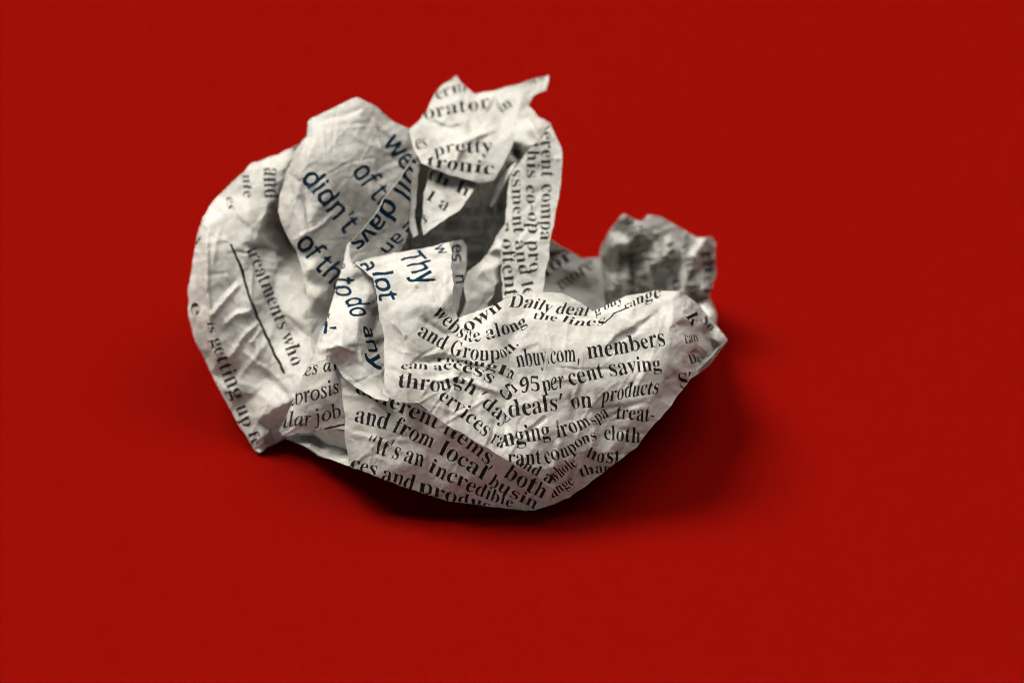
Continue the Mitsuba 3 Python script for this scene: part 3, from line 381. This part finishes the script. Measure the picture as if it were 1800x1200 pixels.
# ---- the crown: top sheet, its side, the small triangle below it
fold('crown', CROWN + [(925, 222, -191), (905, 215, -192), (902, 250, -167), (885, 290, -136), (868, 318, -129), (842, 322, -117), (790, 308, -105), (742, 288, -96), (727, 262, -129)],
     [(762, 245, -160), (800, 232, -172), (818, 258, -139), (850, 235, -168), (872, 255, -152), (790, 284, -112), (800, 180, -215), (850, 195, -204), (880, 185, -224), (893, 208, -209), (915, 175, -234), (752, 225, -190), (822, 290, -120), (848, 280, -130)],
     smooth=2, rough=0.9)
fold('crown_side', [(905, 213, -194), (942, 202, -223), (966, 216, -218), (948, 244, -150), (914, 288, -185), (876, 352, -270), (862, 392, -315), (800, 404, -320), (770, 380, -290), (806, 352, -215), (842, 318, -124), (868, 312, -133), (885, 286, -141), (902, 246, -172)],
     [(925, 228, -173), (906, 268, -225), (880, 320, -255), (845, 360, -235), (830, 385, -300), (935, 225, -158), (945, 222, -176)], smooth=2)
fold('wedge', [(756, 296, -150), (790, 305, -146), (842, 318, -150), (826, 345, -100), (808, 369, -84), (768, 394, -68), (744, 412, -62), (740, 396, -72), (746, 340, -96)], [(762, 345, -98), (785, 350, -96)], smooth=1, rough=0.7)
fold('seam', [(722, 290, -78), (735, 288, -86), (732, 340, -84), (728, 385, -78), (735, 412, -66), (726, 418, -66), (719, 396, -72), (722, 340, -78)], smooth=0, rough=0.5)
# ---- the upright column of small print on the right
fold('column', [(945, 243, -140), (968, 222, -180)] + SPINE[2:] + [(962, 470, -72), (952, 530, -54), (886, 545, -50), (882, 490, -76), (880, 440, -86), (887, 400, -96), (892, 340, -112), (899, 302, -122), (912, 286, -128)],
     [(925, 300, -124), (915, 380, -100), (912, 460, -76), (955, 330, -112), (945, 430, -80), (970, 300, -128)], smooth=3, rough=0.8)
fold('sliver', [(908, 284, -140), (898, 304, -134), (886, 326, -140), (874, 345, -150), (864, 365, -158), (861, 358, -166), (872, 330, -165), (890, 300, -158)], smooth=0, rough=0.3)
fold('petal', [(889, 392, -95), (893, 440, -91), (886, 490, -104), (872, 500, -85), (866, 520, -90), (856, 532, -90), (862, 560, -93), (800, 585, -71), (806, 562, -76), (820, 530, -89), (816, 500, -115), (822, 478, -118), (843, 462, -115), (858, 446, -117), (872, 415, -111)],
     [(868, 436, -88), (850, 472, -90), (832, 492, -98), (872, 470, -83), (846, 515, -88)], smooth=2, rough=0.7)
# ---- the left front: the standing point with blue words, the small print below it, the dark tuck underneath
fold('tuck', [(492, 766, -70), (520, 772, -112), (545, 778, -118), (540, 787, -112), (560, 801, -84), (595, 808, -70), (625, 826, -10), (640, 770, 60), (560, 745, 8)], [(575, 785, -52), (600, 775, 0), (585, 796, -66)], smooth=1, rough=1.0)
fold('shelf', [(552, 622, 52), (536, 655, 44), (520, 690, 34), (505, 725, 22), (490, 757, 10), (500, 768, 8), (545, 760, 26), (585, 752, 60), (612, 756, 78), (640, 720, 96), (650, 672, 102), (610, 640, 86)],
     [(545, 690, 62), (575, 690, 84), (560, 730, 58), (525, 735, 36), (590, 660, 92)], smooth=2, rough=0.8)
fold('point', [(610, 430, -70), (603, 462, -50), (590, 510, -28), (570, 570, 62), (552, 625, 112), (545, 640, 112), (570, 632, 142), (590, 640, 132), (603, 662, 138), (640, 692, 150), (660, 700, 166), (682, 704, 174),
               (690, 650, 92), (688, 600, 50), (680, 545, 30), (666, 495, 10), (640, 478, 0), (626, 470, -8), (616, 455, -40)],
     [(608, 500, -14), (600, 560, 96), (600, 604, 158), (576, 612, 146), (628, 560, 104), (642, 530, 56), (632, 600, 138), (640, 640, 140), (652, 600, 76), (660, 560, 40), (665, 610, 62), (618, 640, 138), (664, 670, 140), (620, 480, 6)], smooth=2)
# ---- the front: the low panel, the middle and the broad right panel
fold('low', [(597, 655, 118), (640, 676, 130), (700, 688, 158), (738, 694, 178)] + LOW_CREASE + FOOT[:-1][::-1] + [(608, 780, 118), (605, 720, 124)],
     [(650, 720, 134), (700, 760, 152), (750, 800, 154), (800, 800, 166), (870, 830, 152), (640, 790, 124), (700, 820, 146), (800, 850, 144), (900, 870, 124), (745, 735, 186)], smooth=4, rough=0.8)
fold('nook', [(783, 428, -62), (800, 424, -74), (815, 424, -90), (822, 432, -100), (819, 470, -84), (814, 505, -50), (808, 530, -20), (800, 560, 30), (785, 520, 20), (780, 470, -20)], smooth=1, rough=0.6)
fold('middle', [(620, 462, 20), (640, 456, 4), (660, 450, -12), (690, 445, -26), (720, 440, -34), (770, 430, -42), (790, 426, -44), (796, 445, -14), (792, 470, 26), (799, 500, 64), (793, 530, 90)] + LEFT_CREASE +
     LOW_CREASE[:3][::-1] + LIP[::-1] + [(675, 670, 186), (677, 640, 172), (674, 590, 148), (666, 545, 112), (655, 490, 52), (640, 474, 30)],
     [(700, 480, 48), (740, 500, 88), (770, 470, 32), (755, 455, 4), (735, 535, 152), (700, 560, 158), (690, 530, 122), (775, 535, 128), (760, 560, 146), (720, 600, 182), (705, 630, 190), (760, 605, 168), (760, 640, 176),
      (800, 622, 166), (850, 642, 166), (740, 660, 198), (800, 655, 182), (800, 676, 192), (850, 690, 176), (822, 688, 180), (868, 715, 174), (812, 668, 172), (700, 680, 203), (770, 694, 200), (800, 716, 198), (840, 742, 196), (860, 765, 194)], smooth=2)
fold('broad', FRONT_TOP + RIGHT_EDGE[::-1][1:] + RIGHT_FOOT[::-1][1:] + LOW_CREASE[4:6][::-1] + LEFT_CREASE[::-1][:-1],
     [(880, 568, 152), (930, 560, 150), (1000, 564, 148), (1050, 569, 144), (1066, 556, 128), (1110, 538, 104), (1180, 528, 60), (860, 560, 122), (940, 535, 104), (1010, 542, 100),
      (910, 612, 172), (914, 650, 178), (912, 690, 182), (905, 720, 184), (897, 770, 188), (960, 610, 172), (1040, 610, 168), (1140, 590, 150), (1180, 570, 116), (1110, 570, 148),
      (960, 690, 188), (1050, 680, 172), (1130, 660, 162), (1175, 640, 150), (960, 760, 184), (1035, 745, 168), (1070, 752, 146), (1120, 720, 158), (1150, 700, 150), (990, 810, 166), (1040, 790, 156), (1060, 800, 146), (1100, 760, 150), (978, 850, 132),
      (1204, 560, 76), (1208, 610, 96), (1198, 650, 126), (1222, 575, 20), (1240, 590, -52), (1252, 612, -74), (1226, 610, 34), (1236, 632, -30), (1240, 568, -34), (1262, 598, -52)], smooth=3, rough=0.85)

# ---------------------------------------------------------------- the print
F_ = ['middle', 'broad']
line(F_, 'website along', [(759, 549, 19), (772, 566, 19), (788, 581, 19), (806, 595, 18), (822, 603, 16), (845, 600, 18), (868, 594, 18), (900, 585, 15), (928, 571, 13)])
line(F_, 'the lines', [(935, 562, 8), (985, 566, 8), (1025, 574, 10), (1063, 572, 11)], lean=0.35)
line(F_, 'own', [(820, 587, 17), (850, 566, 16), (885, 541, 15)])
line(F_, "Daily deal'", [(893, 541, 15), (925, 541, 15), (960, 549, 14), (1000, 554, 14), (1042, 557, 14)], lean=0.25)
line(F_, 'and Groupon.', [(731, 588, 20), (760, 605, 19), (792, 624, 18), (806, 627, 17), (848, 634, 19), (886, 631, 18), (900, 620, 17), (914, 604, 16)])
line(F_, 'Through', [(762, 635, 6), (800, 637, 6), (845, 643, 8), (875, 656, 12), (903, 669, 20)])
line(F_, 'nbuy.com,', [(910, 646, 23), (930, 643, 25), (1020, 635, 25)])
line(F_, 'members', [(1033, 631, 25), (1100, 622, 25), (1172, 606, 23)])
line(F_, 'can access 5', [(703, 647, 8), (766, 650, 9), (800, 648, 11), (840, 661, 15), (876, 687, 18), (893, 708, 21)])
line(F_, '95', [(915, 691, 22), (952, 687, 22)])
line(F_, 'per', [(955, 688, 19), (994, 680, 19)], face='italic')
line(F_, 'cent saving', [(1000, 677, 24), (1072, 661, 24), (1130, 653, 22), (1163, 648, 15)])
line(F_, 'through', [(697, 679, 22), (740, 685, 22), (774, 688, 22), (800, 677, 18), (832, 697, 20)])
line(F_, "'day", [(836, 705, 20), (862, 727, 20), (890, 751, 20)])
line(F_, "deals' on", [(896, 734, 25), (978, 722, 25), (1000, 720, 25), (1044, 715, 24)])
line(F_, 'products', [(1056, 708, 19), (1100, 699, 20), (1157, 691, 20)], lean=0.3)
line(F_, 'ervices', [(768, 700, 18), (792, 718, 21), (852, 768, 22)])
line(F_, 'ra', [(860, 778, 22), (885, 789, 22)])
line(F_, 'nging from', [(887, 784, 24), (972, 768, 24), (984, 769, 24), (1024, 753, 18), (1040, 744, 14)])
line(F_, 'spa', [(1042, 747, 12), (1072, 731, 18)])
line(F_, 'treat-', [(1082, 736, 22), (1150, 741, 21)])
line(F_, 'rant coupons', [(892, 816, 22), (953, 816, 23), (963, 814, 23), (1000, 800, 18), (1020, 782, 14), (1050, 771, 14)])
line(F_, 'cloth', [(1059, 773, 22), (1126, 778, 20)])
line(['low', 'broad'], 'and a', [(905, 812, 10), (935, 832, 12), (968, 851, 16)])
line(F_, 'whole', [(973, 849, 17), (1015, 816, 13)])
line(F_, 'host of', [(1030, 802, 12), (1052, 811, 19), (1092, 814, 20), (1125, 806, 14)])
line(F_, 'range', [(963, 879, 15), (1010, 850, 13)])
line(F_, 'than', [(1020, 838, 12), (1045, 830, 13), (1075, 828, 9)])
line(F_, "S'", [(1196, 684, 24), (1222, 676, 18)])
line(F_, 'k', [(1204, 555, 14), (1216, 575, 14)])
line(F_, 'So', [(1228, 562, 12), (1248, 584, 12)])
line(F_, 'can', [(1204, 604, 15), (1228, 600, 11)])
line(F_, 'Des', [(1212, 640, 12), (1240, 634, 10)])
line(F_, 'g buy', [(1046, 556, 9), (1068, 545, 10), (1096, 531, 11)], lean=0.25)
line(F_, 'range', [(1098, 544, 6), (1130, 532, 13), (1164, 522, 17)], lean=0.2)
rule(F_, [(1062, 570), (1078, 552), (1094, 545), (1106, 541)], 2.2)
L_ = ['low']
line(L_, 'different items,', [(622, 690, 22), (662, 706, 22), (700, 722, 22), (776, 757, 22), (868, 824, 22)])
line(L_, 'both', [(885, 838, 24), (955, 877, 24)])
line(L_, 'and from', [(621, 740, 24), (680, 754, 24), (760, 789, 23)])
line(L_, 'local busin', [(769, 795, 22), (842, 838, 19), (870, 859, 16), (940, 896, 15)])
line(L_, '"It\'s an', [(643, 790, 24), (695, 806, 24), (742, 820, 23)])
line(L_, 'incredible', [(750, 828, 22), (800, 850, 20), (850, 873, 15), (900, 892, 11)])
line(L_, 'ces and', [(613, 824, 22), (660, 838, 22), (725, 861, 22)])
line(L_, 'produc', [(732, 864, 21), (800, 882, 15), (862, 893, 9)])
line(L_, 'ts', [(724, 702, 12), (756, 724, 14)])
S_ = ['shelf']
line(S_, 'ties an', [(522, 665, 14), (570, 654, 15), (602, 648, 14)], face='italic')
line(S_, 'fibrosis', [(501, 716, 16), (545, 705, 17), (600, 688, 16)], face='italic')
line(S_, 'ular job', [(488, 752, 16), (545, 747, 17), (604, 731, 16)], face='italic')
rule(S_, [(508, 766), (540, 761), (580, 751), (612, 745)], 3)
line(['tuck'], 'sons', [(565, 800, 9), (612, 818, 11)])
# blue
line(['point'], 'to', [(588, 487, 26), (592, 522, 26)], 'sans', up=(1, 0.03), ink='blue')
line(['point'], 'do', [(606, 526, 26), (618, 559, 28)], 'sans', up=(1, -0.15), ink='blue')
line(['point'], 's', [(551, 563, 24), (552, 592, 24)], 'sans', up=(1, -0.1), ink='blue')
line(['point'], '.', [(556, 595, 20), (557, 604, 20)], 'sans', up=(1, -0.1), ink='blue')
line(['point'], "'", [(560, 571, 24), (561, 583, 24)], 'sans', up=(1, 0), ink='blue')
line(['point'], 't', [(564, 548, 12), (566, 560, 12)], 'sans', up=(1, 0), ink='blue')
line(['point'], 'any', [(637, 572, 14), (643, 600, 14), (650, 628, 18), (646, 648, 24)], 'sans', up=(1, 0.1), ink='blue')
line(['point'], 'millm', [(611, 434, 8), (615, 452, 9), (622, 472, 10)], 'sans', up=(1, -0.1), ink='blue')
line(['point'], 'e', [(597, 462, 10), (596, 474, 10)], 'sans', up=(1, 0), ink='blue')
M_ = ['middle']
line(M_, 'a', [(631, 463, 22), (636, 482, 22)], 'sans', up=(1, -0.35), ink='blue')
line(M_, 'lot', [(654, 477, 26), (658, 500, 26), (668, 530, 26)], 'sans', up=(1, -0.1), ink='blue')
line(M_, 'Thy', [(700, 450, 28), (722, 476, 28), (738, 502, 28)], 'sans', up=(1, -0.3), ink='blue')
line(M_, 'w', [(762, 434, 15), (772, 448, 15)], 'sans', up=(1, -0.2), ink='blue')
line(['nook'], 'es', [(795, 430, 16), (794, 462, 16)], 'sans', up=(1, -0.1), ink='blue')
line(['nook'], 'n', [(800, 482, 14), (802, 500, 14)], 'sans', up=(1, -0.1), ink='blue')
line(['strip'], 'full days', [(730, 276, 24), (690, 329, 26), (650, 386, 26), (612, 426, 20)], 'sans', ink='blue')
line(['strip'], 'an', [(700, 408, 16), (664, 438, 16)], 'sans', up=(0.75, 0.6), ink='blue')
line(['strip'], 'e', [(722, 384, 18), (704, 402, 18)], 'sans', up=(0.75, 0.6), ink='blue')
B_ = ['bow']
line(B_, 'we s', [(672, 252, 26), (700, 288, 26), (735, 330, 24)], 'sans', ink='blue')
line(B_, 'of the', [(617, 302, 27), (648, 342, 27), (690, 392, 24)], 'sans', ink='blue')
line(B_, "didn't", [(527, 314, 27), (562, 356, 27), (606, 412, 27)], 'sans', ink='blue')
line(B_, 'of the', [(518, 427, 28), (546, 463, 28), (598, 520, 28)], 'sans', ink='blue')
O_ = ['lobe']
line(O_, 'treatments who', [(432, 438, 16), (458, 505, 18), (486, 575, 19), (514, 645, 18)])
line(O_, 'is getting up fr', [(364, 566, 9), (372, 604, 15), (395, 668, 18), (420, 728, 17), (444, 784, 12)])
line(O_, 'and', [(465, 294, 21), (464, 349, 21)], up=(1, 0.02))
line(O_, 'nte', [(426, 306, 12), (428, 350, 12)], up=(1, 0.05))
line(O_, 'es', [(397, 345, 12), (402, 368, 12)], up=(1, 0.15))
line(O_, 'er', [(463, 280, 8), (505, 265, 8)])
line(O_, 's', [(342, 415, 12), (343, 432, 12)], up=(1, 0))
line(O_, 'e', [(335, 530, 13), (338, 556, 13)], up=(1, 0))
rule(O_, [(406, 430), (425, 476), (442, 530), (462, 580), (480, 618), (500, 656)], 4.5)
C_ = ['crown']
line(C_, 'erm', [(768, 176, 13), (800, 164, 14), (822, 161, 14)])
line(C_, 'orator', [(746, 211, 15), (790, 201, 17), (862, 191, 17)])
line(C_, 'pretty', [(762, 275, 13), (800, 269, 15), (868, 269, 18)])
line(C_, 'tronic', [(748, 292, 14), (795, 300, 16), (868, 308, 17)])
line(C_, 'es', [(730, 264, 18), (752, 262, 18)])
line(C_, 'in', [(880, 200, 13), (902, 188, 13)])
line(C_, 'as', [(930, 150, 8), (958, 141, 8)])
line(['wedge'], 'th h', [(748, 314, 14), (790, 332, 15), (822, 348, 15)])
line(['wedge'], 'I a', [(748, 352, 14), (784, 372, 14)])
line(['wedge'], 's', [(736, 388, 12), (750, 394, 12)])
line(['crown_side'], 'e', [(885, 300, 18), (900, 312, 18)])
H_ = ['hollow', 'crown_side', 'pleat', 'pleat_two']
for k_, words in enumerate(['items from local services', 'and the deals on products', 'members can access the site', 'both different and through', 'coupons and treats from spas', 'website along the lines of']):
    line(H_, words, [(715, 372 + 26 * k_, 17), (800, 380 + 26 * k_, 17), (920, 372 + 26 * k_, 17)])  # dense invented print, its ink darkens the hollow beyond its real shade
K_ = ['column']
line(K_, 'erent compa', [(950, 232, 17), (952, 330, 17), (950, 425, 17)])
line(K_, 'this co-op pro', [(926, 250, 16), (924, 340, 16), (932, 480, 16)])
line(K_, 'ssment and le', [(899, 298, 15), (901, 390, 15), (908, 460, 16), (920, 525, 16)])
line(K_, 'n oftenti', [(879, 390, 14), (881, 430, 16), (888, 535, 18)])
line(['flap'], 'measures', [(1098, 380, 15), (1108, 440, 15), (1100, 520, 15)])
line(['flap'], 'the most', [(1132, 412, 15), (1140, 460, 15), (1148, 510, 15)])
line(['flap'], 'when', [(1168, 425, 15), (1172, 470, 15), (1186, 515, 15)])
line(['flap'], 'then', [(1232, 440, 15), (1238, 480, 15), (1234, 530, 15)])
line(['flap'], 'market in', [(1114, 396, 15), (1124, 450, 15), (1118, 525, 15)])
line(['flap'], 'among', [(1086, 440, 13), (1082, 480, 13), (1078, 530, 13)])
line(['flap'], 'costs and', [(1150, 410, 15), (1158, 465, 15), (1166, 525, 15)])
line(['flap'], 'which', [(1196, 430, 15), (1206, 475, 15), (1212, 520, 15)])
line(['saddle'], 'more', [(985, 512, 17), (1048, 470, 17)])
line(['saddle'], 'for', [(960, 490, 18), (1010, 455, 18)])
LOOKS = {'lobe': 'broad rounded fold on the left with a printed rule and a column of small print', 'bow': 'smooth standing fold with large blue words', 'point': 'narrow pointed fold with blue words at the left front',
         'broad': 'wide front panel on the right with lines of black print', 'low': 'shaded low front panel with slanting lines of black print', 'middle': 'bright central fold with blue words above and black print below',
         'crown': 'topmost sheet with a torn corner pointing right', 'flap': 'crinkled flap standing up at the far right', 'column': 'upright fold with lines of print running downwards', 'hollow': 'dark hollow inside the ball'}

# ---------------------------------------------------------------- the back of the ball
RIM = LOBE[::-1][::-1] + [(538, 240, -160), (540, 212, -130)] + BROW + CROWN[1:] + SPINE[1:] + SADDLE[1:] + RIGHT_FLAP[1:] + RIGHT_EDGE[::-1][2:5] + [(1215, 665, 70)] + RIGHT_FOOT[::-1][1:] + FOOT[::-1][1:] + [(560, 801, -14), (540, 787, -22)]
rim_poly = Polygon([(x, y) for x, y, _ in RIM]).buffer(0)
rim_at = NearestNDInterpolator([(x, y) for x, y, _ in RIM], [z for _, _, z in RIM])
back_inner = []
for bx_ in np.arange(340, 1280, 38.0):
    for by_ in np.arange(140, 895, 38.0):
        q2 = rng.uniform(-12, 12, 2) + (bx_, by_)
        d = rim_poly.boundary.distance(shapely.Point(q2)) if contains_xy(rim_poly, *q2) else 0
        if d > 12:
            depth = float(rim_at(*q2)) - 330 * (1 - math.exp(-d / 60)) + rng.uniform(-16, 16)
            floor_h = (-203 + (q2[1] - 600) * math.cos(ELEV)) / math.sin(ELEV)
            back_inner.append((*q2, max(depth, floor_h + 12 + rng.uniform(0, 10))))
fold('back', [(x + (0.996 - 1) * (x - 800), y + (0.996 - 1) * (y - 520), z - 4) for x, y, z in RIM], back_inner, smooth=3, step=6.0)


# ---------------------------------------------------------------- into the scene
drop = min(F['v'][:, 2].min() for F in folds.values())
print('lowest paper point', drop, {k: round(float(F['v'][:, 2].min()) * 1000, 1) for k, F in folds.items()})
BALL = 'crumpled_newspaper_ball'
labels[BALL] = {'label': 'crumpled ball of torn newspaper with black and blue print lying on the red backdrop', 'category': 'paper ball'}
THICK = 0.00008
def solid(F):
    v, f, nn = F['v'], F['f'], F['n']
    e = np.vstack([f[:, [0, 1]], f[:, [1, 2]], f[:, [2, 0]]])
    key = np.sort(e, 1) @ np.array([len(v), 1])
    _, i, c = np.unique(key, return_index=True, return_counts=True)
    rim = e[i[c == 1]]
    n0 = len(v)
    side = np.vstack([np.column_stack([rim[:, 1], rim[:, 0], rim[:, 0] + n0]), np.column_stack([rim[:, 1], rim[:, 0] + n0, rim[:, 1] + n0])])
    return trimesh.Trimesh(np.vstack([v, v - nn * THICK]), np.vstack([f, f[:, ::-1] + n0, side]), process=False)
def joined(parts):
    base, vs, fs = 0, [], []
    for v, t in parts:
        vs.append(v), fs.append(t + base)
        base += len(v)
    return np.vstack(vs), np.vstack(fs)
tri_count = 0
for i, (name, F) in enumerate(folds.items()):
    key = f'{BALL}__fold' + (f'_{i:03d}' if i else '')
    m = solid(F)
    tri_count += len(m.faces)
    scene[key] = mikit.ply(m, 'newsprint', smooth=38)
    for ink, part, bsdf in (('ink', 'black_print', 'black_ink'), ('blue', 'blue_print', 'blue_ink')):
        if F[ink]:
            vv, ff = joined(F[ink])
            tri_count += len(ff)
            scene[f'{key}__{part}'] = mikit.ply((vv, ff), bsdf)
    if name in LOOKS:
        labels[key] = {'label': LOOKS[name]}
print('triangles', tri_count)
